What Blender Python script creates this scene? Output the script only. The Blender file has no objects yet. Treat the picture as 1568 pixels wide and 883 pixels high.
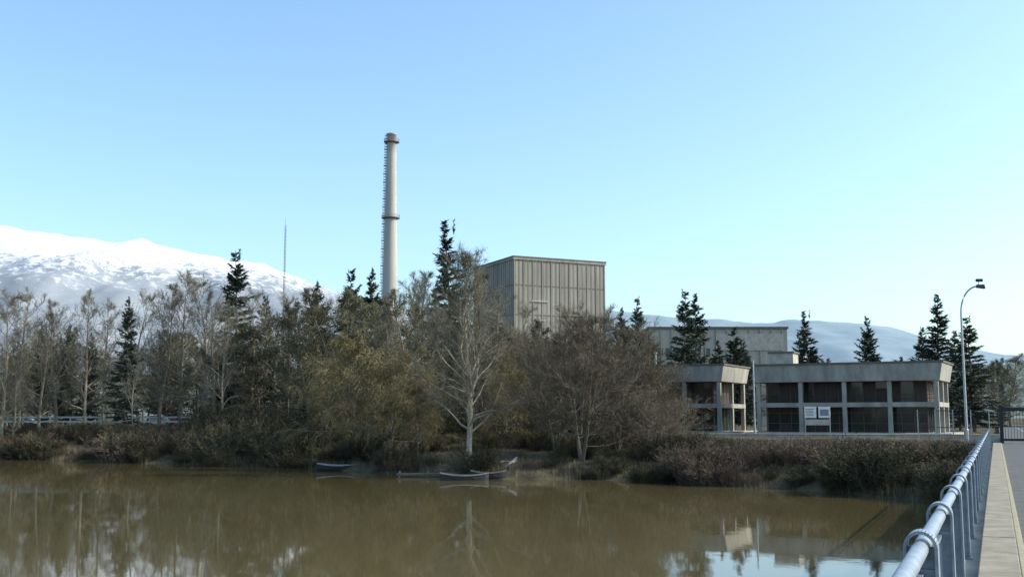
import bpy, math, random
import numpy as np
from mathutils import Vector, Matrix, noise as mn

R=math.radians
F=1681.0; PITCH=math.atan(197/F); EYE=1.75; WATER=-2.85
cp,sp=math.cos(PITCH),math.sin(PITCH)
def zz(py,D):
    q=(441.5-py)/F
    return EYE+D*(q*cp+sp)/(cp-q*sp)
def xx(px,D,z=0.0):
    return (px-784)/F*(D*cp+(z-EYE)*sp)
BA=math.atan(.438)          # bridge heading
ROOT=bpy.context.scene.collection

# ---------------------------------------------------------------- materials
def nt(name):
    m=bpy.data.materials.new(name); m.use_nodes=True
    t=m.node_tree; b=t.nodes['Principled BSDF']
    return m,t,b
def mat(name,c1,c2=None,scale=1.0,rough=0.8,metal=0.0,bump=0.0,detail=6,stretch=(1,1,1),spec=0.3,rnd=0.0,coords='Object',lo=.35,hi=.65):
    m,t,b=nt(name); N=t.nodes; L=t.links
    b.inputs['Roughness'].default_value=rough; b.inputs['Metallic'].default_value=metal
    b.inputs['Specular IOR Level'].default_value=spec
    if c2 is None: c2=tuple(x*.75 for x in c1)
    tc=N.new('ShaderNodeTexCoord'); mp=N.new('ShaderNodeMapping'); mp.inputs['Scale'].default_value=stretch
    L.new(tc.outputs[coords],mp.inputs[0])
    nz=N.new('ShaderNodeTexNoise'); nz.inputs['Scale'].default_value=scale; nz.inputs['Detail'].default_value=detail
    nz.inputs['Roughness'].default_value=.65
    L.new(mp.outputs[0],nz.inputs['Vector'])
    cr=N.new('ShaderNodeValToRGB'); cr.color_ramp.elements[0].position=lo; cr.color_ramp.elements[1].position=hi
    cr.color_ramp.elements[0].color=(*c2,1); cr.color_ramp.elements[1].color=(*c1,1)
    L.new(nz.outputs['Fac'],cr.inputs[0])
    out=cr.outputs[0]
    if rnd>0:
        oi=N.new('ShaderNodeObjectInfo'); mr=N.new('ShaderNodeMapRange')
        mr.inputs['To Min'].default_value=1-rnd; mr.inputs['To Max'].default_value=1+rnd
        L.new(oi.outputs['Random'],mr.inputs[0])
        hs=N.new('ShaderNodeHueSaturation'); L.new(out,hs.inputs['Color']); L.new(mr.outputs[0],hs.inputs['Value'])
        out=hs.outputs[0]
    L.new(out,b.inputs['Base Color'])
    if bump>0:
        bp=N.new('ShaderNodeBump'); bp.inputs['Strength'].default_value=bump; bp.inputs['Distance'].default_value=.05
        L.new(nz.outputs['Fac'],bp.inputs['Height']); L.new(bp.outputs[0],b.inputs['Normal'])
    return m

M={}
M['bark']=mat('bark',(.21,.18,.135),(.11,.09,.068),6,.9,rnd=.2)
M['palebark']=mat('pale_bark',(.35,.305,.23),(.18,.155,.11),4,.85,rnd=.15)
M['poplarbark']=mat('poplar_bark',(.44,.38,.285),(.26,.22,.16),4,.85)
M['twig']=mat('twigs_brown',(.215,.19,.12),(.115,.10,.062),.9,.9,rnd=.25,spec=.1)
M['twigwil']=mat('twigs_willow',(.26,.215,.115),(.14,.115,.06),.9,.9,rnd=.15,spec=.1)
M['twiggrey']=mat('twigs_grey',(.26,.235,.175),(.15,.135,.095),.9,.9,rnd=.2,spec=.1)
M['twigred']=mat('twigs_red_brown',(.20,.165,.115),(.12,.094,.066),.9,.9,rnd=.15,spec=.1)
M['leafolive']=mat('foliage_olive',(.14,.13,.065),(.06,.06,.033),.7,.8,rnd=.25,spec=.1)
M['leafdark']=mat('foliage_dark',(.09,.093,.053),(.038,.043,.028),.7,.8,rnd=.25,spec=.1)
M['leafyellow']=mat('foliage_yellow',(.24,.195,.09),(.13,.11,.05),.8,.8,rnd=.15,spec=.1)
M['needle']=mat('needles',(.078,.094,.062),(.030,.043,.031),.9,.75,rnd=.3,spec=.15)
M['shrub']=mat('shrub_stems',(.20,.15,.11),(.10,.074,.053),.8,.9,rnd=.4,spec=.1)
M['shrubg']=mat('shrub_olive',(.13,.11,.068),(.055,.047,.03),.8,.9,rnd=.4,spec=.1)
M['reed']=mat('dry_reed',(.27,.225,.145),(.13,.105,.065),1.2,.9,spec=.1)
M['conc']=mat('concrete_weathered',(.39,.37,.31),(.23,.215,.185),.8,.85,stretch=(1,1,.35),bump=.2)
M['conclight']=mat('concrete_light',(.46,.43,.36),(.32,.30,.25),1.2,.85,bump=.1)
M['brick']=mat('brown_curtain_panel',(.075,.045,.032),(.035,.024,.02),2,.6,stretch=(3,3,.3))
M['frame']=mat('window_frame',(.12,.10,.085),None,3,.5)
M['dark']=mat('dark_metal',(.04,.042,.045),None,3,.5,metal=.3)
M['white']=mat('white_paint',(.75,.75,.72),(.6,.6,.57),3,.5)
M['rail']=mat('rail_paint_blue_grey',(.30,.345,.38),(.19,.225,.255),9,.4,metal=.1,bump=.08,spec=.5,detail=9)
M['railbar']=mat('rail_baluster_paint',(.22,.26,.30),(.14,.17,.20),7,.5,metal=.1,spec=.5)
M['galv']=mat('galvanised',(.42,.43,.43),(.3,.31,.31),5,.4,metal=.5,spec=.5)
M['walk']=mat('walkway_concrete',(.33,.29,.215),(.20,.175,.13),2.2,.9,bump=.35,detail=10)
M['asph']=mat('asphalt',(.12,.12,.11),(.07,.07,.064),3,.85,bump=.3,detail=12)
M['yellow']=mat('faded_yellow_paint',(.38,.33,.19),(.27,.24,.17),7,.8,detail=9)
M['stack']=mat('stack_concrete',(.47,.45,.39),(.37,.35,.31),.25,.85,stretch=(1,1,.15),bump=.1)
M['rust']=mat('ladder_steel',(.24,.21,.175),None,3,.7)
M['roof']=mat('roof_edge',(.15,.135,.115),None,2,.8)
M['joint']=mat('panel_joint',(.17,.152,.125),None,2,.8)
M['beige']=mat('beige_cladding',(.40,.37,.30),(.31,.285,.235),.3,.8,stretch=(1,1,.2))
M['wood']=mat('weathered_wood',(.20,.175,.14),(.12,.105,.085),5,.8,stretch=(1,6,1))
M['boatd']=mat('boat_hull_dark',(.05,.052,.055),None,4,.5)
M['boatg']=mat('boat_paint_grey',(.21,.21,.195),(.13,.13,.12),4,.7)
M['boatl']=mat('boat_gunwale_worn_white',(.5,.48,.44),(.3,.29,.27),4,.7)
M['red']=mat('red_paint',(.36,.05,.035),None,4,.35,spec=.5)
M['silver']=mat('silver_paint',(.30,.31,.32),None,4,.35,spec=.5)
M['tyre']=mat('tyre',(.025,.025,.025),None,4,.8)
m,t,b=nt('window_glass'); b.inputs['Base Color'].default_value=(.02,.028,.024,1); b.inputs['Roughness'].default_value=.06; b.inputs['Specular IOR Level'].default_value=.6
nz=t.nodes.new('ShaderNodeTexNoise'); nz.inputs['Scale'].default_value=.6
bp=t.nodes.new('ShaderNodeBump'); bp.inputs['Strength'].default_value=.08; t.links.new(nz.outputs[0],bp.inputs['Height']); t.links.new(bp.outputs[0],b.inputs['Normal'])
M['glass']=m
def reactor_mat():
    m,t,b=nt('reactor_panels'); N=t.nodes; L=t.links
    b.inputs['Roughness'].default_value=.85; b.inputs['Specular IOR Level'].default_value=.2
    tc=N.new('ShaderNodeTexCoord')
    def nzz(stretch,scale,det=5):
        mp=N.new('ShaderNodeMapping'); mp.inputs['Scale'].default_value=stretch; L.new(tc.outputs['Object'],mp.inputs[0])
        n=N.new('ShaderNodeTexNoise'); n.inputs['Scale'].default_value=scale; n.inputs['Detail'].default_value=det
        L.new(mp.outputs[0],n.inputs['Vector']); return n.outputs['Fac']
    a=nzz((1,1,.05),.9); c=nzz((1,1,.4),.18)
    r1=N.new('ShaderNodeValToRGB'); r1.color_ramp.elements[0].position=.33; r1.color_ramp.elements[1].position=.64
    r1.color_ramp.elements[0].color=(.245,.227,.19,1); r1.color_ramp.elements[1].color=(.345,.322,.272,1); L.new(a,r1.inputs[0])
    r2=N.new('ShaderNodeValToRGB'); r2.color_ramp.elements[0].color=(.82,.81,.79,1); r2.color_ramp.elements[1].color=(1.06,1.05,1.03,1)
    r2.color_ramp.elements[0].position=.35; r2.color_ramp.elements[1].position=.65; L.new(c,r2.inputs[0])
    mx=N.new('ShaderNodeMix'); mx.data_type='RGBA'; mx.blend_type='MULTIPLY'; mx.inputs[0].default_value=1
    L.new(r1.outputs[0],mx.inputs[6]); L.new(r2.outputs[0],mx.inputs[7]); L.new(mx.outputs[2],b.inputs['Base Color'])
    return m
M['reactor']=reactor_mat()

# ---------------------------------------------------------------- mesh builder
class MB:
    def __init__(s): s.v=[]; s.f=[]; s.m=[]; s.mats=[]
    def mi(s,k):
        if k not in s.mats: s.mats.append(k)
        return s.mats.index(k)
    def box(s,x0,x1,y0,y1,z0,z1,k):
        i=len(s.v); mi=s.mi(k)
        s.v+=[(x0,y0,z0),(x1,y0,z0),(x1,y1,z0),(x0,y1,z0),(x0,y0,z1),(x1,y0,z1),(x1,y1,z1),(x0,y1,z1)]
        for q in ((0,3,2,1),(4,5,6,7),(0,1,5,4),(1,2,6,5),(2,3,7,6),(3,0,4,7)):
            s.f.append(tuple(i+a for a in q)); s.m.append(mi)
    def hexa(s,pts,k):
        i=len(s.v); mi=s.mi(k); s.v+=[tuple(p) for p in pts]
        for q in ((0,3,2,1),(4,5,6,7),(0,1,5,4),(1,2,6,5),(2,3,7,6),(3,0,4,7)):
            s.f.append(tuple(i+a for a in q)); s.m.append(mi)
    def tube(s,pts,rads,n,k,cap=True):
        mi=s.mi(k); pts=[Vector(p) for p in pts]; base=len(s.v)
        for j,p in enumerate(pts):
            d=(pts[min(j+1,len(pts)-1)]-pts[max(j-1,0)])
            d=d.normalized() if d.length>1e-9 else Vector((0,0,1))
            up=Vector((0,0,1)) if abs(d.z)<.9 else Vector((1,0,0))
            a=d.cross(up).normalized(); b=d.cross(a)
            for i in range(n):
                an=2*math.pi*i/n
                s.v.append(tuple(p+(a*math.cos(an)+b*math.sin(an))*rads[j]))
        for j in range(len(pts)-1):
            for i in range(n):
                i2=(i+1)%n; o=base+j*n
                s.f.append((o+i,o+i2,o+n+i2,o+n+i)); s.m.append(mi)
        if cap:
            s.f.append(tuple(base+i for i in range(n))); s.m.append(mi)
            o=base+(len(pts)-1)*n; s.f.append(tuple(o+i for i in reversed(range(n)))); s.m.append(mi)
    def rib(s,a,b,w0,w1,k,rg):
        mi=s.mi(k); d=b-a
        r=Vector((rg.uniform(-1,1),rg.uniform(-1,1),rg.uniform(-1,1)))
        c=d.cross(r)
        if c.length<1e-6: return
        c.normalize(); i=len(s.v)
        if w1<=0:
            s.v+=[tuple(a-c*w0),tuple(a+c*w0),tuple(b)]; s.f.append((i,i+1,i+2))
        else:
            s.v+=[tuple(a-c*w0),tuple(a+c*w0),tuple(b+c*w1),tuple(b-c*w1)]; s.f.append((i,i+1,i+2,i+3))
        s.m.append(mi)
    def leaf(s,p,size,k,rg):
        mi=s.mi(k); i=len(s.v)
        a=Vector((rg.gauss(0,1),rg.gauss(0,1),rg.gauss(0,1))).normalized()*size
        b=Vector((rg.gauss(0,1),rg.gauss(0,1),rg.gauss(0,1))).normalized()*size
        s.v+=[tuple(p-a*.5),tuple(p+b*.45),tuple(p+a*.6)]; s.f.append((i,i+1,i+2)); s.m.append(mi)
    def mesh(s,name,smooth=False):
        me=bpy.data.meshes.new(name); me.from_pydata(s.v,[],s.f)
        for k in s.mats: me.materials.append(M[k])
        me.polygons.foreach_set('material_index',s.m)
        if smooth: me.polygons.foreach_set('use_smooth',[True]*len(s.f))
        me.update(); return me
    def obj(s,name,parent=None,smooth=False,bevel=0):
        o=bpy.data.objects.new(name,s.mesh(name,smooth)); ROOT.objects.link(o)
        if parent: o.parent=parent
        if bevel:
            bm=o.modifiers.new('b','BEVEL'); bm.width=bevel; bm.segments=2; bm.limit_method='ANGLE'
        return o
def empty(name,loc=(0,0,0),rz=0,parent=None):
    o=bpy.data.objects.new(name,None); o.location=loc; o.rotation_euler=(0,0,rz); o.empty_display_size=.5
    ROOT.objects.link(o)
    if parent: o.parent=parent
    return o

# ---------------------------------------------------------------- terrain
SX=[-9000,-700,-300,-120,-58.3,-38,-20.7,-10,-1.2,5.8,12.2,17.8,20.9,22.6,27,36,60,140,400,9000]
SY=[400,300,190,150,125,113,103,92,84.5,83.5,77,72,67,61,56,51,46,40,30,30]
def shoreY(x): return float(np.interp(x,SX,SY))
TP=[-60,-14,-2,0,3,9,18,28,60,20000]; TZ=[-6.5,-5,-3.2,WATER,-1.9,-1.15,-.6,-.22,-.2,-.2]
def bridge_s(x,y): return x*math.cos(BA)-y*math.sin(BA), x*math.sin(BA)+y*math.cos(BA)
def gz(x,y):
    t=y-shoreY(x)+ (2.2*mn.noise(Vector((x*.12,y*.02,0)))+.9*mn.noise(Vector((x*.5,3,0))))*(1 if abs(x)<200 else 0)
    if y<-45: t=max(t,(-58-y)*1.0)
    z=float(np.interp(t,TP,TZ))
    if t>0: z+=.22*mn.noise(Vector((x*.25,y*.25,1)))*min(1,t/4)
    if x<-15 and y>0: z+= min(1,(-15-x)/20)*min(1,max(0,t-4)/8)*.75
    s,tt=bridge_s(x,y)
    if -2.5<s<9: z=min(z,-.62)
    far=max(0,math.hypot(x,y)-700)
    z+=far*.004
    return z
def spaced(n,inner,outer,c=0):
    k=np.linspace(-1,1,n); v=np.sign(k)*(np.abs(k)*inner+(outer-inner)*np.abs(k)**7); return v+c
gx=spaced(260,170,9000); gy=spaced(300,190,9000,90)
v=[(x,y,gz(x,y)) for y in gy for x in gx]; nx=len(gx); f=[]
for j in range(len(gy)-1):
    for i in range(nx-1):
        a=j*nx+i; f.append((a,a+1,a+nx+1,a+nx))
me=bpy.data.meshes.new('ground'); me.from_pydata(v,[],f); me.polygons.foreach_set('use_smooth',[True]*len(f))
g=bpy.data.objects.new('ground',me); ROOT.objects.link(g)
m=mat('bank_soil_and_dry_grass',(.14,.12,.072),(.045,.037,.025),.35,.95,bump=.8,detail=12,spec=.05); me.materials.append(m)

# water
mbw=MB(); m,t,b=nt('river_water'); M['water']=m
b.inputs['Base Color'].default_value=(.098,.079,.034,1); b.inputs['Roughness'].default_value=.03; b.inputs['IOR'].default_value=1.33
N=t.nodes; L=t.links; tc=N.new('ShaderNodeTexCoord'); prev=None
pn=N.new('ShaderNodeTexNoise'); pn.inputs['Scale'].default_value=.03; pn.inputs['Detail'].default_value=3; L.new(tc.outputs['Object'],pn.inputs['Vector'])
pr=N.new('ShaderNodeMapRange'); pr.inputs['From Min'].default_value=.4; pr.inputs['From Max'].default_value=.65; pr.inputs['To Min'].default_value=.15; pr.inputs['To Max'].default_value=.42
L.new(pn.outputs['Fac'],pr.inputs[0])
for sc,stv,di in ((.35,(1,.6,1),.015),(2.2,(1,.5,1),.005),(9,(1,.6,1),.0013)):
    mp=N.new('ShaderNodeMapping'); mp.inputs['Scale'].default_value=stv; L.new(tc.outputs['Object'],mp.inputs[0])
    n=N.new('ShaderNodeTexNoise'); n.inputs['Scale'].default_value=sc; n.inputs['Detail'].default_value=3; L.new(mp.outputs[0],n.inputs['Vector'])
    bp=N.new('ShaderNodeBump'); bp.inputs['Distance'].default_value=di; L.new(pr.outputs[0],bp.inputs['Strength'])
    L.new(n.outputs['Fac'],bp.inputs['Height'])
    if prev: L.new(prev.outputs[0],bp.inputs['Normal'])
    prev=bp
L.new(prev.outputs[0],b.inputs['Normal'])
mi=mbw.mi('water'); mbw.v=[(-900,-80,WATER),(900,-80,WATER),(900,420,WATER),(-900,420,WATER)]; mbw.f=[(0,1,2,3)]; mbw.m=[0]
mbw.obj('river_water')

# ---------------------------------------------------------------- mountains
def terrain_obj(name,pxs,pys,Dr,Y0,Y1,material,amp,x0,x1,nxn=260,nyn=90,foot=0,seed=0):
    X=[xx(p,Dr,zz(q,Dr)) for p,q in zip(pxs,pys)]; H=[zz(q,Dr) for q in pys]
    vs=[];fs=[]
    for j in range(nyn):
        y=Y0+(Y1-Y0)*j/(nyn-1)
        for i in range(nxn):
            x=x0+(x1-x0)*i/(nxn-1)
            h=float(np.interp(x,X,H))
            if y<Dr: p=(y-Y0)/(Dr-Y0); p=p**1.25
            else: p=1-.9*(y-Dr)/(Y1-Dr)
            n=mn.fractal(Vector((x*.0016,y*.0012,seed)),.9,2.1,6)
            n2=mn.fractal(Vector((x*.007,y*.004,seed+5)),.9,2.1,4)
            e=max(0,min(1,1.15-abs(y-Dr)/700)) 
            z=foot+(h-foot)*p+amp*(n*(1-.75*e)+n2*.16)*min(1,p*3)*min(1,h/500+.15)
            vs.append((x,y,z))
    for j in range(nyn-1):
        for i in range(nxn-1):
            a=j*nxn+i; fs.append((a,a+1,a+nxn+1,a+nxn))
    me=bpy.data.meshes.new(name); me.from_pydata(vs,[],fs); me.polygons.foreach_set('use_smooth',[True]*len(fs))
    me.materials.append(material); o=bpy.data.objects.new(name,me); ROOT.objects.link(o); return o
def snow_mat():
    m,t,b=nt('snow_and_hazed_woodland'); N=t.nodes; L=t.links
    b.inputs['Roughness'].default_value=.9; b.inputs['Specular IOR Level'].default_value=.1
    tc=N.new('ShaderNodeTexCoord'); sx=N.new('ShaderNodeSeparateXYZ'); L.new(tc.outputs['Object'],sx.inputs[0])
    n1=N.new('ShaderNodeTexNoise'); n1.inputs['Scale'].default_value=.02; n1.inputs['Detail'].default_value=10; n1.inputs['Roughness'].default_value=.85; L.new(tc.outputs['Object'],n1.inputs['Vector'])
    n2=N.new('ShaderNodeTexNoise'); n2.inputs['Scale'].default_value=.004; n2.inputs['Detail'].default_value=8; L.new(tc.outputs['Object'],n2.inputs['Vector'])
    a=N.new('ShaderNodeMath'); a.operation='MULTIPLY_ADD'; a.inputs[1].default_value=1500; L.new(n1.outputs['Fac'],a.inputs[0]); L.new(sx.outputs['Z'],a.inputs[2])
    mr=N.new('ShaderNodeMapRange'); mr.inputs['From Min'].default_value=1425; mr.inputs['From Max'].default_value=1560; L.new(a.outputs[0],mr.inputs[0])
    cr=N.new('ShaderNodeValToRGB'); cr.color_ramp.elements[0].position=.35; cr.color_ramp.elements[1].position=.65
    cr.color_ramp.elements[0].color=(.215,.24,.265,1); cr.color_ramp.elements[1].color=(.32,.34,.36,1); L.new(n2.outputs['Fac'],cr.inputs[0])  # woodland below the snow, distance haze painted into its grey-blue tones
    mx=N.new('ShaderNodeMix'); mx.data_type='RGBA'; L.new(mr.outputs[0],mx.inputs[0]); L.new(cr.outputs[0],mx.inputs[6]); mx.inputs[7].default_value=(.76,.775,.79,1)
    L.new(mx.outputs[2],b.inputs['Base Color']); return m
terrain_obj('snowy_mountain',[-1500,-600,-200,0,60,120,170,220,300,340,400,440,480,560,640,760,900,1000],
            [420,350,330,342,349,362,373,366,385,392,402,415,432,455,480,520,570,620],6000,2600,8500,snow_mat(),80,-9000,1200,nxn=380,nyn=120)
hm=mat('hazy_hillside',(.28,.355,.39),(.20,.265,.30),.004,.95,spec=.05,detail=8,coords='Object')  # pale blue of aerial haze is mixed into this base colour
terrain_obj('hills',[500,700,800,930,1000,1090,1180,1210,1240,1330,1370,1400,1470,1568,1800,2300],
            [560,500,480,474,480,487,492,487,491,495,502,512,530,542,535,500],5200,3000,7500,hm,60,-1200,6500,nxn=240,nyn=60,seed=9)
hm2=mat('wooded_hillside',(.19,.22,.19),(.12,.145,.13),.02,.95,spec=.05,detail=8)
terrain_obj('wooded_hills',[-2500,-600,0,500,900,1100,1300,1450,1568,1800,2500],
            [560,560,565,575,590,580,572,560,555,552,545],1500,900,2300,hm2,14,-4200,3200,nxn=200,nyn=40,seed=3)

# ---------------------------------------------------------------- tree generators
def pathpts(rg,p,d,L,n,wob,trop):
    pts=[p.copy()]; d=d.copy(); ds=[]
    for i in range(n):
        d=(d+Vector((rg.gauss(0,wob),rg.gauss(0,wob),rg.gauss(0,wob)+trop))).normalized()
        ds.append(d); p=p+d*(L/n); pts.append(p.copy())
    ds.append(d); return pts,ds
def at(pts,ds,t):
    n=len(pts)-1; k=min(n-1,int(t*n)); fr=t*n-k
    return pts[k].lerp(pts[k+1],fr), ds[k]
def side(rg,d,ang):
    r=Vector((rg.gauss(0,1),rg.gauss(0,1),rg.gauss(0,1))); c=d.cross(r).normalized()
    return (d*math.cos(ang)+c*math.sin(ang)).normalized()
def broad(name,seed,H=15,spread=.36,n1=30,n2=11,n3=8,n4=3,bark='bark',twig='twig',leaf=None,nleaf=0,ls=.2,droop=0,first=.16,stems=1,tw=.016,rise=.8,lean=.0,trunk_r=None,wob1=.11,trop1=.03):
    rg=random.Random(seed); mb=MB()
    tr=trunk_r or H*.0135
    for s in range(stems):
        if stems==1: d0=Vector((lean,0,1)).normalized(); Hs=H
        else:
            an=2*math.pi*s/stems+rg.random(); tl=rg.uniform(.12,.42); d0=Vector((math.cos(an)*tl,math.sin(an)*tl,1)).normalized(); Hs=H*rg.uniform(.78,1)
        tp,td=pathpts(rg,Vector((0,0,-.3)),d0,Hs,12,.055,.03)
        mb.tube(tp,[tr*(1-i/12)**.9*(1 if i else 1.35)+.015 for i in range(13)],7,bark,False)
        m1=int(n1/stems**.7)
        for i in range(m1):
            t=first+(1-first)*((i+rg.random())/m1)
            if t>.985: t=.985
            p,d=at(tp,td,t); u=(t-first)/(1-first)
            L=Hs*spread*(.35+.9*math.sin(math.pi*min(1,.18+.8*u))**.8)*(1-.45*u)*rg.uniform(.6,1.35)
            az=i*2.4+rg.gauss(0,.5); elv=rise*(.55+.6*u)+rg.gauss(0,.17)
            dd=Vector((math.cos(az)*math.cos(elv),math.sin(az)*math.cos(elv),math.sin(elv)))
            p1,d1=pathpts(rg,p,dd,L,6,wob1,trop1-droop*.10)
            r1=max(.022,tr*(1-t)*.42+.016)
            mb.tube(p1,[r1*(1-q/6*.8) for q in range(7)],4,bark,False)
            for j in range(n2):
                t2=.2+.8*(j+rg.random())/n2; t2=min(t2,.99)
                q,e=at(p1,d1,t2); L2=L*.42*(1.15-t2*.6)*rg.uniform(.6,1.3)
                e=side(rg,e,rg.uniform(.4,.95)); p2,d2=pathpts(rg,q,e,L2,4,.14,.05-droop*.28)
                w2=tw*1.5
                for a in range(4): mb.rib(p2[a],p2[a+1],w2*(1-a*.18),w2*(.82-a*.18),twig,rg)
                for k in range(n3):
                    t3=.15+.85*(k+rg.random())/n3; t3=min(t3,.99)
                    q3,e3=at(p2,d2,t3); L3=L2*.5*rg.uniform(.5,1.2)+.15
                    e3=side(rg,e3,rg.uniform(.35,.9)); e3=(e3+Vector((0,0,.15-droop*.9))).normalized()
                    mid=q3+e3*L3*.5; e4=(e3+Vector((rg.gauss(0,.2),rg.gauss(0,.2),rg.gauss(0,.2)-droop*.6))).normalized()
                    end=mid+e4*L3*.5
                    mb.rib(q3,mid,tw,tw*.8,twig,rg); mb.rib(mid,end,tw*.8,0,twig,rg)
                    for l in range(n4):
                        b0=q3.lerp(end,rg.random()); e5=side(rg,e3,rg.uniform(.3,.9)); mb.rib(b0,b0+(e5+Vector((0,0,-droop*.7)))*rg.uniform(.2,.5),tw*.75,0,twig,rg)
                    for l in range(nleaf):
                        b0=q3.lerp(end,rg.random())+Vector((rg.gauss(0,.14),rg.gauss(0,.14),rg.gauss(0,.14)))
                        mb.leaf(b0,ls*rg.uniform(.5,1.3),leaf,rg)
    return mb.mesh(name)
def conifer(name,seed,H=15,Rr=2.6,dens=1.0,first=.1,pw=.85,nk='needle'):
    rg=random.Random(seed); mb=MB()
    tp,td=pathpts(rg,Vector((0,0,-.3)),Vector((0,0,1)),H+.3,12,.012,.02)
    mb.tube(tp,[H*.012*(1-i/12.4)+.01 for i in range(13)],6,'bark',False)
    z=first; i=0
    while z<.995:
        nb=rg.choice((5,6,7)) if z<.9 else 3
        gap=rg.random()<.12; lopsided=rg.random()*6.28
        for b in range(nb):
            if gap and rg.random()<.6: continue
            p,_=at(tp,td,min(.99,z+rg.uniform(-.010,.010)))
            az=rg.random()*6.283
            L=Rr*((1-z)**pw)*rg.uniform(.5,1.25)*(1+.22*math.cos(az-lopsided))*(1 if z>first+.12 else .8)+.14
            el=-.08+.8*z**2+rg.gauss(0,.12)-.15*(1-z)
            d=Vector((math.cos(az)*math.cos(el),math.sin(az)*math.cos(el),math.sin(el)))
            n=max(2,int(L/.45)); bp,bd=pathpts(rg,p,d,L,n,.06,.045)
            mb.tube(bp,[.035*(1-q/(n+1)) for q in range(n+1)],3,'bark',False)
            k=int(L/.085*dens)+4
            for s in range(k):
                t=.08+.92*(s+rg.random())/k; q,e=at(bp,bd,min(.99,t))
                sdv=e.cross(Vector((0,0,1))).normalized()*rg.choice((-1,1))
                dd=(e*rg.uniform(.4,1)+sdv*rg.uniform(.1,1)+Vector((0,0,rg.uniform(-.7,.25)))).normalized()
                l=rg.uniform(.3,.68)*(1.2-.5*t)*min(1,L/1.2+.3)
                mb.rib(q,q+dd*l,.07,.02,nk,rg)
                mb.rib(q,q+dd*l*.7+Vector((rg.gauss(0,.12),rg.gauss(0,.12),rg.gauss(-.04,.12))),.065,0,nk,rg)
        z+=rg.uniform(.016,.028); i+=1
    for s in range(40):
        q=Vector((0,0,H-rg.random()*1.0)); mb.rib(q,q+Vector((rg.gauss(0,.12),rg.gauss(0,.12),.2)),.03,0,nk,rg)
    return mb.mesh(name)
def shrub(name,seed,k='shrub',n=60,H=2.2,W=1.8,leaf=None):
    rg=random.Random(seed); mb=MB()
    for i in range(n):
        a=rg.random()*6.283; r=W*.45*math.sqrt(rg.random()); tl=rg.uniform(.05,.7)
        p=Vector((math.cos(a)*r,math.sin(a)*r,-.2)); d=Vector((math.cos(a)*tl,math.sin(a)*tl,1)).normalized()
        L=H*rg.uniform(.5,1.1); ps,ds=pathpts(rg,p,d,L,4,.12,-.02)
        for q in range(4): mb.rib(ps[q],ps[q+1],.018*(1-q*.15),.016*(1-q*.15),k,rg)
        for j in range(11):
            t=rg.uniform(.2,.99); q,e=at(ps,ds,t); e=side(rg,e,rg.uniform(.3,.9)); l=rg.uniform(.2,.6); w=q+e*l
            mb.rib(q,w,.013,.007,k,rg)
            for z in range(2):
                b0=q.lerp(w,rg.random()); mb.rib(b0,b0+side(rg,e,.6)*rg.uniform(.12,.3),.014,0,k,rg)
                if leaf: mb.leaf(b0+Vector((rg.gauss(0,.07),rg.gauss(0,.07),rg.gauss(0,.07))),.13,leaf,rg)
    return mb.mesh(name)

BARE=[(broad('birch_a',1,bark='palebark',twig='twiggrey',spread=.27,n1=28,rise=.95,n3=7,n4=3,tw=.013),15),
      (broad('birch_b',2,bark='palebark',twig='twiggrey',spread=.30,n1=24,rise=.9,n3=7,n4=3,lean=.06,tw=.013),15),
      (broad('birch_c',3,bark='palebark',twig='twiggrey',spread=.24,n1=26,rise=1.0,n3=7,n4=3,lean=-.05,tw=.013),15)]
BROWN=[(broad('alder_a',11,spread=.32,n1=28,n2=10,leaf='leafolive',nleaf=2,ls=.2,n4=2),15),
       (broad('alder_b',12,spread=.30,n1=28,n2=10,leaf='leafolive',nleaf=2,ls=.2,n4=2),15),
       (broad('alder_c',13,spread=.30,n1=30,n2=10,leaf='leafdark',nleaf=4,ls=.25,n4=0,first=.08),15),
       (broad('alder_d',14,spread=.34,n1=30,n2=10,leaf='leafdark',nleaf=4,ls=.25,n4=0,first=.08),15)]
BIG=(broad('poplar_big',22,H=17,spread=.30,n1=54,n2=14,n3=9,n4=3,bark='poplarbark',twig='twiggrey',first=.14,tw=.012,trunk_r=.25,rise=.95,wob1=.19,trop1=.07),17)
RED=[(broad('redtree_a',31,H=13,spread=.42,n1=46,n2=12,n3=9,n4=3,bark='bark',twig='twigred',stems=5,first=.14,tw=.012,rise=.75,trunk_r=.12),13),
     (broad('redtree_b',32,H=13,spread=.42,n1=46,n2=12,n3=9,n4=3,bark='bark',twig='twigred',stems=4,first=.12,tw=.012,rise=.7,trunk_r=.12),13)]
WIL=[(broad('willow_a',41,H=9,spread=.48,n1=34,n2=12,n3=8,n4=2,bark='bark',twig='twigwil',leaf='leafyellow',nleaf=2,ls=.15,droop=.75,first=.18),9),
     (broad('willow_b',42,H=9,spread=.40,n1=30,n2=12,n3=8,n4=2,bark='bark',twig='twigwil',leaf='leafyellow',nleaf=3,ls=.15,droop=.9,first=.2),9)]
CON=[(conifer('fir_a',51,Rr=2.7),15),(conifer('fir_b',52,Rr=3.1,dens=.9),15),(conifer('fir_c',53,Rr=3.6,dens=1.1,pw=.7),15),(conifer('fir_d',54,Rr=2.5,dens=.8,pw=1.0),15)]
SH=[shrub('shrub_a',61),shrub('shrub_b',62,'shrubg',leaf='leafolive'),shrub('shrub_c',63,'shrub',n=75,W=2.4),shrub('shrub_d',64,'shrubg',n=55,leaf='leafdark')]

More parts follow.
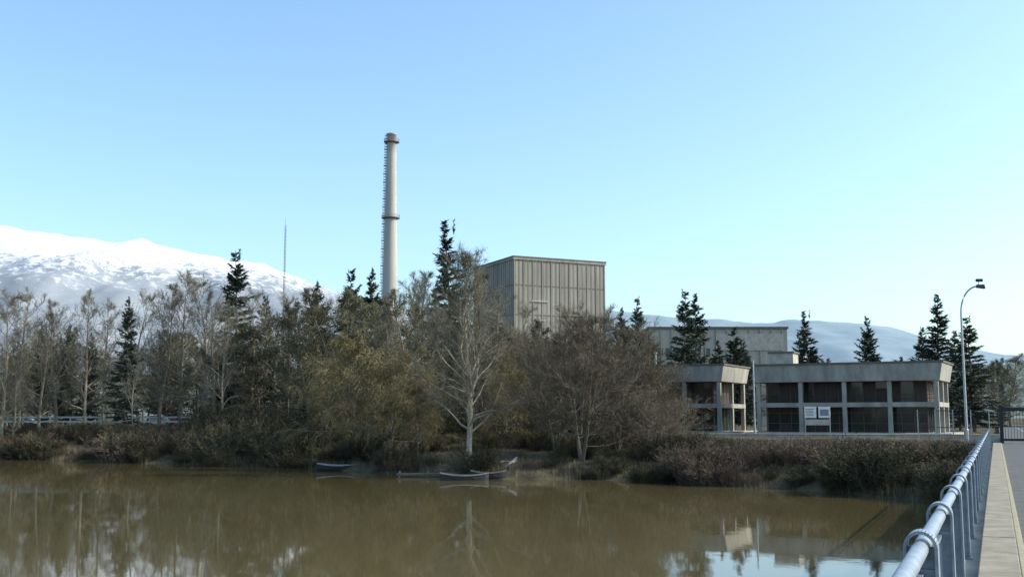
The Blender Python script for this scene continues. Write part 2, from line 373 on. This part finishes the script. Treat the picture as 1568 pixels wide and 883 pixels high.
rg=random.Random(7)
def put(name,src,px,D,top,wide=1.0,rz=None,parent=None,zb=None):
    me,h=src; x=xx(px,D,2); zb=gz(x,D) if zb is None else zb
    hh=zz(top,D)-zb; s=hh/h
    o=bpy.data.objects.new(name,me); ROOT.objects.link(o); o.location=(x,D,zb)
    o.rotation_euler=(0,0,rg.random()*6.28 if rz is None else rz); o.scale=(s*wide,s*wide,s)
    if parent: o.parent=parent
    return o
C='conifer_tree'; B='bare_birch_tree'; Dd='deciduous_tree'
for px,D,top,k,w in [(360,136,383,0,1.1),(190,131,455,0,.9),(60,142,500,3,1),(100,145,495,0,.8),(135,143,508,1,.8),(405,140,452,1,1),(482,140,430,1,.95),(530,140,414,2,.85),(567,144,410,1,.85),
                     (693,128,338,3,1.1),(668,134,430,1,1),(955,180,470,1,.9),(981,176,455,0,.9),(1048,158,444,0,1.05),(1070,162,448,1,.95),(1124,160,503,2,1),(1100,166,520,1,1),(1142,170,520,2,1),
                     (1225,165,508,1,.95),(1244,160,476,3,1.2),(1336,158,487,2,.9),(1440,150,450,3,1.35),(1416,158,500,1,1.1),(1492,152,484,0,1.4),(1470,160,505,1,1.2),(1385,190,545,1,1.3)]:
    put(C,CON[k],px,D,top,w)
for px,D,top,k,w in [(5,130,455,0,1),(30,134,450,1,1),(62,132,478,2,1),(85,136,462,2,1),(130,134,455,0,.9),(160,135,465,1,.9),(215,136,450,1,.9),(245,138,435,2,.95),(275,140,425,0,1),(305,138,430,1,1),(325,130,450,2,1),
                     (345,126,470,1,.8),(385,134,450,0,.9),(430,138,455,1,.9),(640,120,430,0,1),(655,126,415,2,1),(20,130,560,2,1),(205,129,540,1,.6),(740,126,418,2,1),(800,130,470,1,1),(670,118,470,1,1),(760,122,450,0,1),(590,108,480,2,1)]:
    put(B,BARE[k],px,D,top,w)
for px,D,top,k,w in [(400,132,500,2,1),(440,130,480,3,1),(475,124,475,2,1),(500,120,450,1,1),(535,122,460,3,1),(575,116,458,0,1),(610,110,452,1,.95),(595,125,460,2,1),(640,118,480,3,.9),(560,108,520,0,1.1),
                     (685,120,500,2,.9),(760,122,490,0,1),(790,124,510,2,1),(830,118,505,3,1),(850,112,505,0,1),(930,125,500,2,1),(985,130,520,3,1),(960,135,505,1,1),(300,144,530,2,1),(254,144,545,3,1),
                     (225,144,530,1,1),(150,146,540,2,1),(110,146,545,3,1),(70,146,530,2,1),(35,146,540,0,1),(0,146,530,1,1),(-30,138,480,2,1),(345,144,520,3,1),(720,125,525,3,1)]:
    put(Dd,BROWN[k],px,D,top,w)
put('bare_poplar_tree',BIG,718,90,400,1.0,rz=.6)
for px,D,top,k,w in [(890,88,462,0,1.05),(945,91,498,1,1.0),(990,92,552,0,1.2),(1022,86,602,1,1.3),(850,94,500,1,.9)]:
    put('alder_tree',RED[k],px,D,top,w)
for px,D,top,k,w in [(545,99,530,0,1.05),(500,106,560,0,1),(600,96,555,0,1),(775,100,535,1,.85),(640,95,590,0,1)]:
    put('willow_tree',WIL[k],px,D,top,w)
wood=empty('woodland',(0,0,0))
for i in range(70):
    px=rg.uniform(-420,1010); D=rg.uniform(165,260); top=rg.uniform(515,560)-(0 if px>330 else 10)+ (D-165)*.12
    put('tree_%d'%i,rg.choice(BROWN+BROWN+CON[:2]),px,D,top,rg.uniform(1,1.7),parent=wood)
for i in range(55):
    px=rg.uniform(1000,1850); D=rg.uniform(210,420); top=rg.uniform(548,590) if px<1480 else rg.uniform(540,585)
    put('tree_r%d'%i,rg.choice(BROWN+BROWN+CON[:2]),px,D,top,rg.uniform(1,1.9),parent=wood)
th=empty('shrub_thicket')
def shr(x,y,s,wz,k):
    o=bpy.data.objects.new('shrub',SH[k]); ROOT.objects.link(o); o.parent=th; o.location=(x,y,gz(x,y)); o.rotation_euler=(0,0,rg.random()*6.28); o.scale=(s*wz,s*wz,s)
cnt=0
for i in range(6000):
    if cnt>1000: break
    x=rg.uniform(-90,32); t=rg.uniform(.0,22) if x>8 else rg.uniform(.2,16)
    if i%4==0: t=rg.uniform(-.3,3)
    y=shoreY(x)+t
    s_,t_=bridge_s(x,y)
    if s_>-2.0 : continue
    px=784+F*x/y
    if y>110 and px>1000: continue
    md=mn.noise(Vector((x*.16,y*.16,7)))+.5*mn.noise(Vector((x*.45,y*.45,2)))
    if md<-.12 and rg.random()<.8: continue
    lim=EYE-((32 if px>1060 else 18 if px>740 else 12)-9*max(0,md))/F*y
    if 640<px<810 and t<9 and rg.random()<.85: continue
    if 480<px<570 and t<2: continue
    z=gz(x,y); hmax=lim-z
    if hmax<.4: continue
    h=min(hmax,(.9+2.6*max(0,md+.15))*rg.uniform(.6,1.15))
    kk=mn.noise(Vector((x*.12,y*.12,20)))
    k=(rg.choice((0,2,2)) if kk>-.08 else rg.choice((1,3,1))) if px>1040 else rg.choice((1,3,1,0,3,3))
    shr(x,y,h/2.3,min(2.2,rg.uniform(1,1.5)*max(1,1.1/h)),k); cnt+=1
for i in range(130):
    px=rg.uniform(290,1020); D=rg.uniform(104,135); x=xx(px,D)
    shr(x,D,rg.uniform(.8,1.8),rg.uniform(.9,1.3),rg.choice((1,3,3)))
mb=MB()
for i in range(16000):
    x=rg.uniform(-90,30) if i%3 else rg.uniform(-50,-20); y=shoreY(x)+rg.uniform(-.9,3.2 if x<-15 else 2); p=Vector((x,y,gz(x,y)-.05))
    if bridge_s(x,y)[0]>-1.5 or p.z<WATER-.5: continue
    n=mn.noise(Vector((x*.3,0,4)))
    if n<-.05 and i%4: continue
    h=rg.uniform(.3,.9)*(1+.6*n)
    mb.rib(p,p+Vector((rg.gauss(0,.18),rg.gauss(0,.18),h)),.018,0,'reed',rg)
mb.obj('reeds')
mb=MB()
for i in range(42000):
    x=rg.uniform(-60,42); y=shoreY(x)+rg.uniform(1,34); s_,_t=bridge_s(x,y)
    if s_>-1.2: continue
    n=mn.noise(Vector((x*.2,y*.2,11)))
    if n<-.1 and i%3: continue
    p=Vector((x,y,gz(x,y)-.03)); mb.rib(p,p+Vector((rg.gauss(0,.12),rg.gauss(0,.12),rg.uniform(.12,.42))),.022,0,'reed' if n>.02 else 'shrubg',rg)
mb.obj('dry_grass')

# ---------------------------------------------------------------- stack
D=385; x=xx(597,D,50); zt=zz(206,D)
mb=MB()
rr=lambda z:1.65+(1-z/zt)*1.9
zs=[0+zt*i/14 for i in range(15)]
mb.tube([(0,0,z) for z in zs],[rr(z) for z in zs],32,'stack')
o=empty('chimney_stack',(x,D,-.2)); a=mb.obj('shaft',o,smooth=True)
mb=MB()
for py in (217,333):
    z=zz(py,D); r=rr(z)
    mb.tube([(0,0,z-.5),(0,0,z-.1)],[r+.2,r+1.0],32,'rust'); mb.tube([(0,0,z-.1),(0,0,z+.1)],[r+1.1,r+1.1],32,'rust')
    for q in range(24):
        an=q*math.pi/12; c,s=math.cos(an)*(r+1.0),math.sin(an)*(r+1.0)
        mb.tube([(c,s,z+.1),(c,s,z+1.2)],[.035,.035],4,'rust')
    for hz in (.65,1.2):
        mb.tube([((r+1.0)*math.cos(q*math.pi/12),(r+1.0)*math.sin(q*math.pi/12),z+hz) for q in range(25)],[.035]*25,4,'rust',False)
mb.obj('platforms',o)
mb=MB()
z=10
while z<zt-2:
    r=rr(z)
    for yy in (-.3,.3): mb.tube([(-r-.2,-.4+yy,z),(-rr(z+3)-.2,-.4+yy,z+3)],[.05,.05],4,'rust',False)
    mb.tube([(-r-.7,-.5,z),(-rr(z+3)-.7,-.5,z+3)],[.04,.04],4,'rust',False)
    for q in range(3):
        zc=z+q; rc=rr(zc); mb.box(-rc-.72,-rc+.05,-.85,.05,zc,zc+.06,'rust')
    mb.box(-r-.85,-r+.1,-.9,.1,z,z+.2,'rust'); z+=3
mb.obj('caged_ladder',o)
mb=MB(); mb.tube([(0,0,zt),(0,0,zt+.4)],[1.8,1.8],32,'stack'); mb.obj('rim',o)

# antenna mast
D=320; x=xx(435,D,40); zt=zz(345,D); mb=MB()
for a_ in range(3):
    an=a_*2.094; mb.tube([(.35*math.cos(an),.35*math.sin(an),0),(.2*math.cos(an),.2*math.sin(an),zt)],[.07,.06],5,'rust')
z=0
while z<zt-1:
    for a_ in range(3):
        a0,a1=a_*2.094,(a_+1)*2.094; mb.tube([(.28*math.cos(a0),.28*math.sin(a0),z),(.28*math.cos(a1),.28*math.sin(a1),z+1)],[.03,.03],3,'rust',False)
    z+=1
mb.tube([(0,0,zt),(0,0,zt+2.5)],[.05,.03],5,'rust')
o=mb.obj('antenna_mast'); o.location=(x,D,0)

# ---------------------------------------------------------------- reactor building
D=340; zt=zz(391,D); o=empty('reactor_building',(xx(787,D,zt),D,-.2),math.atan2(14,29.5))
W,Lb=32.7,31.0; mb=MB(); H=zt
mb.box(0,W,0,Lb,0,H-1.0,'reactor'); mb.obj('walls',o)
mb=MB()
levels=[H-9.2,H-18.5,H-28,H-37.5]
nb=20
for i in range(nb+1):
    u=i*(W-.3)/nb; w=.26 if i%2==0 else .14; dp=.18 if i%2==0 else .08
    mb.box(u,u+w,-dp,.02,0,H-1.0,'reactor')
    v_=i*(Lb-.3)/nb; mb.box(-dp,.02,v_+.05,v_+.05+w,0,H-1.0,'reactor'); mb.box(W-.02,W+dp,v_+.05,v_+.05+w,0,H-1.0,'reactor')
mb.obj('wall_ribs',o)
mb=MB()
for i in range(0,nb):
    jw=.28 if i%2==0 else .10
    u=i*(W-.3)/nb+.28; mb.box(u,u+jw,-.02,.01,.5,H-1.3,'joint'); v_=i*(Lb-.3)/nb+.34; mb.box(-.02,.01,v_,v_+jw,.5,H-1.3,'joint')
for z in levels:
    mb.box(.35,W-.4,-.05,.03,z,z+.45,'joint'); mb.box(-.05,.03,.4,Lb-.4,z,z+.45,'joint')
mb.obj('panel_joints',o)
mb=MB(); mb.box(-.35,W+.35,-.35,Lb+.35,H-1.0,H-.25,'reactor'); mb.obj('parapet',o)
mb=MB(); mb.box(-.45,W+.45,-.45,Lb+.45,H-.25,H+.15,'roof'); mb.obj('roof_edge',o)
mb=MB()
for z,u0,u1 in ((H-14,6,12),(H-20,7,11),(H-18,18,24)): mb.box(u0,u1,-.4,-.26,z,z+.35,'conclight')
mb.obj('service_conduits',o)
mb=MB(); mb.box(-20,58,10,40,0,20,'beige'); mb.box(-20.3,58.3,9.7,40.3,20,20.7,'roof'); 
for i in range(18): mb.box(-19+i*4.3,-18.6+i*4.3,9.8,10.02,0,20,'conc')
mb.obj('annex',o)

# turbine hall
D=255; zt=zz(502,D); x0=xx(994,D,zt); x1=xx(1205,D,zt); o=empty('turbine_hall',(x0,D,-.2)); mb=MB(); W=x1-x0
mb.box(0,W,0,30,0,zt,'beige'); mb.obj('walls',o)
mb=MB(); mb.box(-.3,W+.3,-.3,30.3,zt,zt+.5,'roof'); mb.box(W*.48,W-1,-.25,.02,zt-5,zt-1.2,'conclight'); mb.obj('roof_and_band',o)
mb=MB()
for i in range(13): mb.box(i*W/12.5,i*W/12.5+.3,-.22,.02,0,zt-.02,'conc')
for i in range(6): mb.box(W*.05+i*2.2,W*.05+i*2.2+1.5,-.1,.03,zt-6.5,zt-4.5,'glass')
mb.obj('pilasters_and_windows',o)

# ---------------------------------------------------------------- two-storey office wings
TH=R(28)
def wing(name,corner,L,depth,H,nbay):
    o=empty(name,(corner[0],corner[1],-.2),-TH); H=H+.2
    mb=MB(); x0=-L
    mb.hexa([(x0+.15,.15,H-2.0),(-.35,.15,H-2.0),(-.35,depth-.15,H-2.0),(x0+.15,depth-.15,H-2.0),(x0,0,H-.12),(0,0,H-.12),(0,depth,H-.12),(x0,depth,H-.12)],'conc')
    mb.obj('roof_fascia',o,bevel=.03)
    mb=MB(); mb.box(x0-.12,.12,-.12,depth+.12,H-.12,H+.06,'roof'); mb.obj('roof_edge',o)
    mb=MB(); mb.box(x0+.3,-.5,.3,depth-.3,3.05,3.55,'conc'); mb.box(x0-.6,.8,-1.6,depth+.5,0,.32,'conclight'); mb.obj('floor_slabs',o,bevel=.02)
    mb=MB()
    def col(cx,cy,w=.42):
        mb.box(cx-w/2,cx+w/2,cy-w/2,cy+w/2,.32,3.05,'conc'); mb.box(cx-w/2,cx+w/2,cy-w/2,cy+w/2,3.55,H-2.0,'conc')
        mb.box(cx-w/2-.004,cx+w/2+.004,cy-w/2-.06,cy-w/2-.004,.32,H-2.0,'conc')
    for i in range(nbay+1): col(x0+.55+(L-1.3)*i/nbay,.55)
    for i in range(1,3): col(-.75,.55+(depth-1.1)*i/2); col(x0+.55,.55+(depth-1.1)*i/2)
    mb.obj('columns',o)
    yb=1.9; xr=-1.9
    mb=MB(); mb.box(x0+1.2,xr,yb,depth-1,.32,3.05,'glass'); mb.obj('ground_floor_glazing',o)
    mb=MB(); mb.box(x0+1.2,xr,yb,depth-1,3.55,H-2.0,'glass'); mb.obj('upper_floor_glazing',o)
    mb=MB(); r2=random.Random(int(L*10))
    n=int((L-3)/1.25); st=(L-3.1)/n
    for i in range(n+1):
        x=x0+1.2+i*st
        mb.box(x-.04,x+.04,yb-.08,yb+.01,.32,3.05,'frame'); mb.box(x-.04,x+.04,yb-.08,yb+.01,3.55,H-2.0,'frame')
        if i<n and r2.random()<.72: mb.box(x+.06,x+st-.06,yb-.04,yb+.012,3.6,H-2.05-r2.choice((0,0,.3,.7)),'brick')
        if i<n and r2.random()<.3: mb.box(x+.06,x+st-.06,yb-.04,yb+.012,.4,1.2,'brick')
    for z in (1.25,2.4,): mb.box(x0+1.2,xr,yb-.075,yb+.008,z,z+.07,'frame')
    n=int((depth-3)/1.3)
    for i in range(n+1):
        y=yb+i*(depth-1-yb)/n; mb.box(xr-.01,xr+.08,y-.04,y+.04,.32,3.05,'frame'); mb.box(xr-.01,xr+.08,y-.04,y+.04,3.55,H-2.0,'frame')
        if i<n: mb.box(xr-.012,xr+.04,y+.08,y+(depth-1-yb)/n-.08,3.6,H-2.1,'brick')
    mb.obj('window_frames_and_curtains',o)
    mb=MB()
    for z in (3.95,4.35): mb.box(x0+.4,-.55,.36,.40,z,z+.04,'dark')
    for i in range(int(L/.9)): mb.box(x0+.5+i*.9,x0+.54+i*.9,.355,.405,3.55,4.39,'dark')
    mb.obj('balcony_rail',o)
    return o
cB=(xx(1443,115,7),115); cA=(xx(1108,128,7),128)
wB=wing('office_building',cB,20.2,9.2,zz(552,115),4)
wA=wing('office_building',cA,14,10.8,zz(557,128),3)
mb=MB(); mb.tube([(-9.5,3,7.6),(-9.5,3,9.6)],[.14,.14],10,'galv'); mb.tube([(-9.5,3,9.6),(-9.5,3,9.9)],[.24,.2],10,'galv')
mb.box(-7.5,-6.3,4,5.2,7.6,8.3,'galv'); mb.obj('roof_vent',wA)
mb=MB(); mb.box(-19.8,-17,6,8.5,7.7,9.4,'conclight'); mb.box(-19.95,-16.85,5.85,8.65,9.4,9.6,'roof'); mb.obj('roof_plant_room',wB)
mb=MB(); 
mb.box(-46,3,-.2,.2,-.6,.32,'conclight'); mb.box(-46.1,3.1,-.28,.28,.32,.42,'conclight')
w=mb.obj('low_wall',bevel=.02); w.location=(xx(1480,104),104,-.25); w.rotation_euler=(0,0,-TH*.55)

# ---------------------------------------------------------------- bridge
br=empty('bridge',(0,0,0),-BA)
T0,T1=-62,84
mb=MB(); mb.box(-.76,7.2,T0,T1,-.75,-.155,'conc')
for i in range(7):
    t=-50+i*19; mb.box(-.2,6.7,t-.6,t+.6,-7.5,-.76,'conc')
    mb.box(-.6,7.1,t-.9,t+.9,-1.3,-.752,'conc')
mb.obj('deck_and_piers',br)
mb=MB(); y=T0; rr2=random.Random(3)
while y<T1:
    mb.box(-.27,.18,y,y+1.985,-.151,rr2.uniform(-.004,.003),'walk'); y+=2
mb.obj('walkway_kerb',br,bevel=.012)
mb=MB(); y=T0
while y<T1: mb.box(.184,.27,y,y+1.99,-.151,-.012,'yellow'); y+=2
mb.obj('kerb_edge_painted',br,bevel=.01)
mb=MB(); mb.box(6.3,7.1,T0,T1,-.151,0,'walk'); mb.obj('far_kerb',br,bevel=.012)
mb=MB(); mb.box(.274,6.296,T0,300,-.30,-.105,'asph'); ro=mb.obj('road'); ro.rotation_euler=(0,0,-BA)
mb=MB(); 
for i in range(60): mb.box(3.2,3.32,T0+i*5,T0+i*5+2.2,-.105,-.101,'white')
mk=mb.obj('road_marking'); mk.rotation_euler=(0,0,-BA)
def railing(name,sx,t0,t1,sgn):
    o=empty(name,(sx*math.cos(BA),-sx*math.sin(BA),0),-BA)
    top=.92
    mb=MB(); mb.tube([(0,t0,top-.06),(0,t1,top-.06)],[.056,.056],24,'rail'); mb.obj('top_rail',o,smooth=True)
    mb=MB(); mb.box(-.018,.018,t0,t1,.02,.06,'railbar'); mb.box(-.015,.015,t0,t1,top-.25,top-.22,'railbar'); mb.obj('lower_rails',o)
    mb=MB(); y=t0; i=0
    while y<t1: mb.box(-.010,.010,y-.010,y+.010,.06,top-.22,'railbar'); y+=.14
    mb.obj('balusters',o)
    mb=MB(); y=8.2-2.75*24
    while y<t1:
        prof=[(.09,-.15),(.09,top-.06)]
        for a_ in range(0,181,12):
            an=R(a_); prof.append((.09*math.cos(an),top-.06+.098*math.sin(an)))
        prof.append((-.09,top-.26))
        hw=.10
        for q in range(len(prof)-1):
            (xa,za),(xb,zb)=prof[q],prof[q+1]; nx_,nz_=(zb-za),-(xb-xa); l=math.hypot(nx_,nz_) or 1; nx_,nz_=nx_/l*.022,nz_/l*.022
            mb.hexa([(xa,y-hw,za),(xb,y-hw,zb),(xb,y+hw,zb),(xa,y+hw,za),(xa+nx_,y-hw,za+nz_),(xb+nx_,y-hw,zb+nz_),(xb+nx_,y+hw,zb+nz_),(xa+nx_,y+hw,za+nz_)],'rail')
        mb.box(-.088,.088,y-.012,y+.012,top-.30,top-.05,'rail')
        mb.box(-.03,.088,y-.045,y+.045,-.155,top-.2,'rail')
        mb.box(-.09,.14,y-.12,y+.12,-.155,-.135,'rail')
        y+=2.75
    mb.obj('posts',o)
    return o
railing('metal_railing',-.515,-60,84,1)
railing('metal_railing',6.9,-60,84,1)

def place(o,s,t,z=0,rz=0):
    o.location=(s*math.cos(BA)+t*math.sin(BA),-s*math.sin(BA)+t*math.cos(BA),z); o.rotation_euler=(0,0,-BA+rz)
mb=MB()
for i in range(5): mb.box(-5+i*1.2,-4.93+i*1.2,-.04,.04,-.6,2.3,'galv')
i=0
while i*.11<4.8: mb.box(-4.95+i*.11,-4.935+i*.11,-.008,.008,-.3,2.25,'dark'); i+=1
for z in (-.2,1.0,2.2): mb.box(-4.93,-.2,-.02,.02,z,z+.05,'dark')
o=mb.obj('metal_fence'); place(o,-.3,86)
g_=empty('sliding_gate'); place(g_,.2,88)
mb=MB()
for x in (0,6.6): mb.box(x,x+.25,-.12,.12,-.4,2.6,'dark')
mb.box(.25,6.6,-.05,.05,2.2,2.45,'dark'); mb.box(.25,6.6,-.05,.05,.05,.22,'dark'); mb.box(.25,6.6,-.05,.05,1.05,1.12,'dark')
mb.obj('frame',g_)
mb=MB(); i=0
while .35+i*.2<6.6: mb.box(.35+i*.2,.375+i*.2,-.02,.02,.22,2.2,'dark'); i+=1
mb.obj('bars',g_)

# street lamp
D=76; zt=zz(436,D); o=empty('street_lamp',(xx(1480,D,1),D,-.3)); mb=MB(); zt+=.3
mb.tube([(0,0,0),(0,0,1.2),(0,0,1.25),(0,0,zt-2.0)],[.13,.13,.10,.065],12,'galv')
pts=[(0,0,zt-2.0)]
for a_ in range(10,91,10): pts.append((1.25-1.25*math.cos(R(a_)),0,zt-2.0+1.9*math.sin(R(a_))))
mb.tube(pts,[.06]*len(pts),10,'galv'); mb.box(-.2,.2,-.2,.2,0,.35,'conc'); mb.obj('pole',o,smooth=False)
mb=MB(); mb.hexa([(1.15,-.13,zt-.2),(1.75,-.16,zt-.28),(1.75,.16,zt-.28),(1.15,.13,zt-.2),(1.15,-.08,zt+.02),(1.7,-.1,zt+.04),(1.7,.1,zt+.04),(1.15,.08,zt+.02)],'dark'); mb.obj('lamp_head',o,bevel=.03)
mb=MB(); mb.tube([(1.3,0,zt),(1.3,0,zt+.35)],[.03,.03],6,'dark'); mb.box(1.15,1.6,-.1,.1,zt+.22,zt+.42,'dark'); mb.obj('floodlight',o,bevel=.02)

mb=MB(); mb.tube([(0,0,0),(0,0,zz(548,113))],[.11,.08],10,'galv'); o=mb.obj('flag_pole'); o.location=(xx(1156,113),113,-.2)

# information board
D=106; o=empty('information_board',(xx(1252,D,1),D,-.2),R(-10)); mb=MB()
for x in (-1.15,1.15): mb.box(x-.05,x+.05,-.05,.05,0,3.0,'galv')
mb.obj('posts',o)
mb=MB(); mb.box(-1.2,-.1,-.1,-.055,1.9,2.95,'white'); mb.box(.1,1.2,-.1,-.055,1.9,2.95,'white'); mb.box(-1.2,1.2,-.1,-.055,1.2,1.75,'conclight'); mb.obj('panels',o,bevel=.01)
mb=MB()
for i in range(5): mb.box(-1.1,-.3-.1*(i%2),-.104,-.101,2.1+i*.15,2.15+i*.15,'dark')
mb.box(.25,1.05,-.104,-.101,2.1,2.7,'railbar'); mb.obj('printed_text',o)

# vehicles
def loft_car(name,loc,rz,paint):
    o=empty(name,loc,rz)
    prof=[(-2.05,.4,.8),(-2.1,.85,.84),(-1.9,.98,.84),(-1.4,1.38,.68),(-.9,1.45,.64),(.1,1.43,.64),(.85,.98,.8),(1.8,.86,.8),(2.08,.6,.78),(2.1,.35,.76)]
    mb=MB(); mi=mb.mi(paint); n=len(prof)
    for x,z,w in prof: mb.v+=[(x,-w,z),(x,w,z)]
    b0=len(mb.v)
    for x,z,w in prof: mb.v+=[(x,-max(w,.78),min(z,.95)),(x,max(w,.78),min(z,.95))]
    c0=len(mb.v)
    for x,z,w in prof: mb.v+=[(x,-.8,.28),(x,.8,.28)]
    for i in range(n-1):
        a=2*i
        mb.f.append((a,a+1,a+3,a+2)); mb.f.append((a,a+2,b0+a+2,b0+a)); mb.f.append((a+1,b0+a+1,b0+a+3,a+3))
        mb.f.append((b0+a,b0+a+2,c0+a+2,c0+a)); mb.f.append((b0+a+1,c0+a+1,c0+a+3,b0+a+3)); mb.f.append((c0+a,c0+a+2,c0+a+3,c0+a+1)); mb.m+=[mi]*6
    for e in (0,2*(n-1)): mb.f.append((e,b0+e,c0+e,c0+e+1,b0+e+1,e+1)); mb.m.append(mi)
    mb.obj('body',o)
    mb=MB()
    mb.hexa([(.16,-.6,1.38),(.8,-.74,1.02),(.8,.74,1.02),(.16,.6,1.38),(.22,-.6,1.42),(.88,-.74,1.04),(.88,.74,1.04),(.22,.6,1.42)],'glass')
    mb.hexa([(-1.8,-.74,1.02),(-1.35,-.62,1.35),(-1.35,.62,1.35),(-1.8,.74,1.02),(-1.86,-.74,1.04),(-1.42,-.62,1.4),(-1.42,.62,1.4),(-1.86,.74,1.04)],'glass')
    for s in (-1,1): mb.hexa([(-1.5,s*.76,1.0),(.7,s*.76,1.0),(.1,s*.62,1.37),(-1.2,s*.62,1.37),(-1.5,s*.83,1.0),(.7,s*.83,1.0),(.1,s*.68,1.37),(-1.2,s*.68,1.37)],'glass')
    mb.obj('windows',o)
    mb=MB(); xf=2.08
    for s in (-1,1): mb.box(xf-.05,xf+.05,s*.62-.14,s*.62+.14,.62,.8,'white'); mb.box(-xf-.02,-xf+.12,s*.66-.1,s*.66+.1,.65,.85,'red')
    mb.box(xf-.03,xf+.04,-.4,.4,.5,.72,'dark'); mb.obj('lights_and_grille',o)
    mb=MB()
    for x in (-1.35,1.35):
        for s in (-1,1): mb.tube([(x,s*.68,.32),(x,s*.89,.32)],[.32,.32],18,'tyre'); mb.tube([(x,s*.885,.32),(x,s*.90,.32)],[.18,.18],12,'silver')
    mb.obj('wheels',o)
    return o
loft_car('parked_car',(xx(286,148,1),148,.62),R(10),'red')
loft_car('parked_car',(xx(245,149,1),149,.62),R(5),'white')
loft_car('parked_car',(xx(30,150,1),150,.62),R(5),'silver')
o=loft_car('parked_car',(0,0,0),0,'silver'); place(o,4.5,98,-.105,R(90))
mb=MB(); x=-72
while x<-38: mb.box(x,x+.14,-.06,.06,0,1.3,'white'); x+=2
for z in (.55,1.1): mb.box(-72,-38,-.10,-.062,z,z+.22,'white')
o=mb.obj('white_fence'); o.location=(0,140,.55)

# ---------------------------------------------------------------- boats & jetty
def boat(name,loc,rz,L,W,hull,gun,benches=True):
    o=empty(name,loc,rz); mb=MB(); n=14; rows=[]
    for i in range(n+1):
        t=i/n; x=(t-.5)*L; w=W/2*(math.sin(math.pi*min(1,.22+t*.78))**.6 if t<.999 else .03); sh=.42+.18*(2*t-1)**2
        rows.append([(x,-w,sh),(x,-w*.85,.12),(x,-w*.5,-.12+.2*max(0,t-.8)),(x,w*.5,-.12+.2*max(0,t-.8)),(x,w*.85,.12),(x,w,sh)])
    mi=mb.mi(hull)
    for r in rows: mb.v+=r
    for i in range(n):
        for j in range(5): a=i*6+j; mb.f.append((a,a+1,a+7,a+6)); mb.m.append(mi)
    mb.f.append(tuple(range(6))); mb.m.append(mi); h=mb.obj('hull',o)
    sd=h.modifiers.new('s','SOLIDIFY'); sd.thickness=.03
    mb=MB()
    for sgn in (0,5): mb.tube([r[sgn] for r in rows],[.045]*len(rows),6,gun)
    mb.tube([rows[0][0],rows[0][5]],[.045,.045],6,gun); mb.obj('gunwale',o)
    mb=MB()
    for x in (-L*.28,0,L*.22): mb.box(x-.13,x+.13,-W*.42,W*.42,.24,.28,'wood')
    mb.obj('benches',o); return o
D=97; boat('rowing_boat',(xx(521,D,WATER),D,WATER+.02),R(4),3.9,1.4,'boatd','boatl')
D=84; boat('rowing_boat',(xx(748,D,WATER),D-.2,WATER+.02),R(-6),2.6,1.2,'boatd','wood')
D=83.5; boat('rowing_boat',(xx(712,D,WATER),D-1,WATER-.1),R(3),3.6,1.2,'boatd','boatg')
o=empty('wooden_jetty',(xx(655,87,WATER),87,WATER+.2),R(3)); mb=MB()
for i in range(22): mb.box(-2.4+i*.22,-2.4+i*.22+.19,-.6,.6,0,.05,'wood')
mb.obj('planks',o); mb=MB()
for x in (-2.2,0,2.2):
    for y in (-.5,.5): mb.tube([(x,y,-1.6),(x,y,.25)],[.07,.07],8,'wood')
mb.box(-2.4,2.4,-.52,-.44,-.12,-.004,'wood'); mb.box(-2.4,2.4,.44,.52,-.12,-.004,'wood'); mb.obj('posts_and_beams',o)
D=86; o=empty('slipway_ramp',(xx(757,D,WATER),D,WATER),R(-25)); mb=MB()
mb.hexa([(-.7,-.8,-.1),(.5,-.8,-.1),(.8,2.2,1.0),(-.4,2.2,1.0),(-.7,-.8,.1),(.5,-.8,.1),(.8,2.2,1.2),(-.4,2.2,1.2)],'conclight')
mb.hexa([(.52,-.8,-.1),(.64,-.8,-.1),(.94,2.2,1.0),(.82,2.2,1.0),(.52,-.8,.35),(.64,-.8,.35),(.94,2.2,1.5),(.82,2.2,1.5)],'conclight')
mb.obj('slab',o)

# ---------------------------------------------------------------- light, sky, camera
AZ,EL=R(90),R(35)
s=Vector((math.sin(AZ)*math.cos(EL),math.cos(AZ)*math.cos(EL),math.sin(EL)))
ld=bpy.data.lights.new('sun','SUN'); ld.energy=4.2; ld.angle=R(.5); ld.color=(1,.94,.83)
lo=bpy.data.objects.new('sun',ld); ROOT.objects.link(lo); lo.rotation_euler=s.to_track_quat('Z','Y').to_euler(); lo.location=(60,0,60)
w=bpy.data.worlds.new('World'); bpy.context.scene.world=w; w.use_nodes=True; N=w.node_tree.nodes; L=w.node_tree.links
sk=N.new('ShaderNodeTexSky'); sk.sky_type='NISHITA'; sk.sun_disc=False; sk.sun_elevation=EL; sk.sun_rotation=AZ
sk.air_density=1.0; sk.dust_density=2.7; sk.ozone_density=1.6; sk.altitude=300
mu=N.new('ShaderNodeMix'); mu.data_type='RGBA'; mu.blend_type='MULTIPLY'; mu.inputs[0].default_value=1; mu.inputs[7].default_value=(1.66,1.93,2.02,1)
L.new(sk.outputs[0],mu.inputs[6])
bg=N['Background']; bg.inputs['Strength'].default_value=.15; L.new(mu.outputs[2],bg.inputs['Color'])
cd=bpy.data.cameras.new('camera'); cd.lens=36*F/1568; cd.sensor_width=36; cd.clip_end=30000; cd.clip_start=.05
co=bpy.data.objects.new('camera',cd); ROOT.objects.link(co); co.location=(0,0,EYE); co.rotation_euler=(R(90)+PITCH,0,0)
sc=bpy.context.scene; sc.camera=co
sc.view_settings.view_transform='Standard'; sc.view_settings.look='None'; sc.view_settings.exposure=0
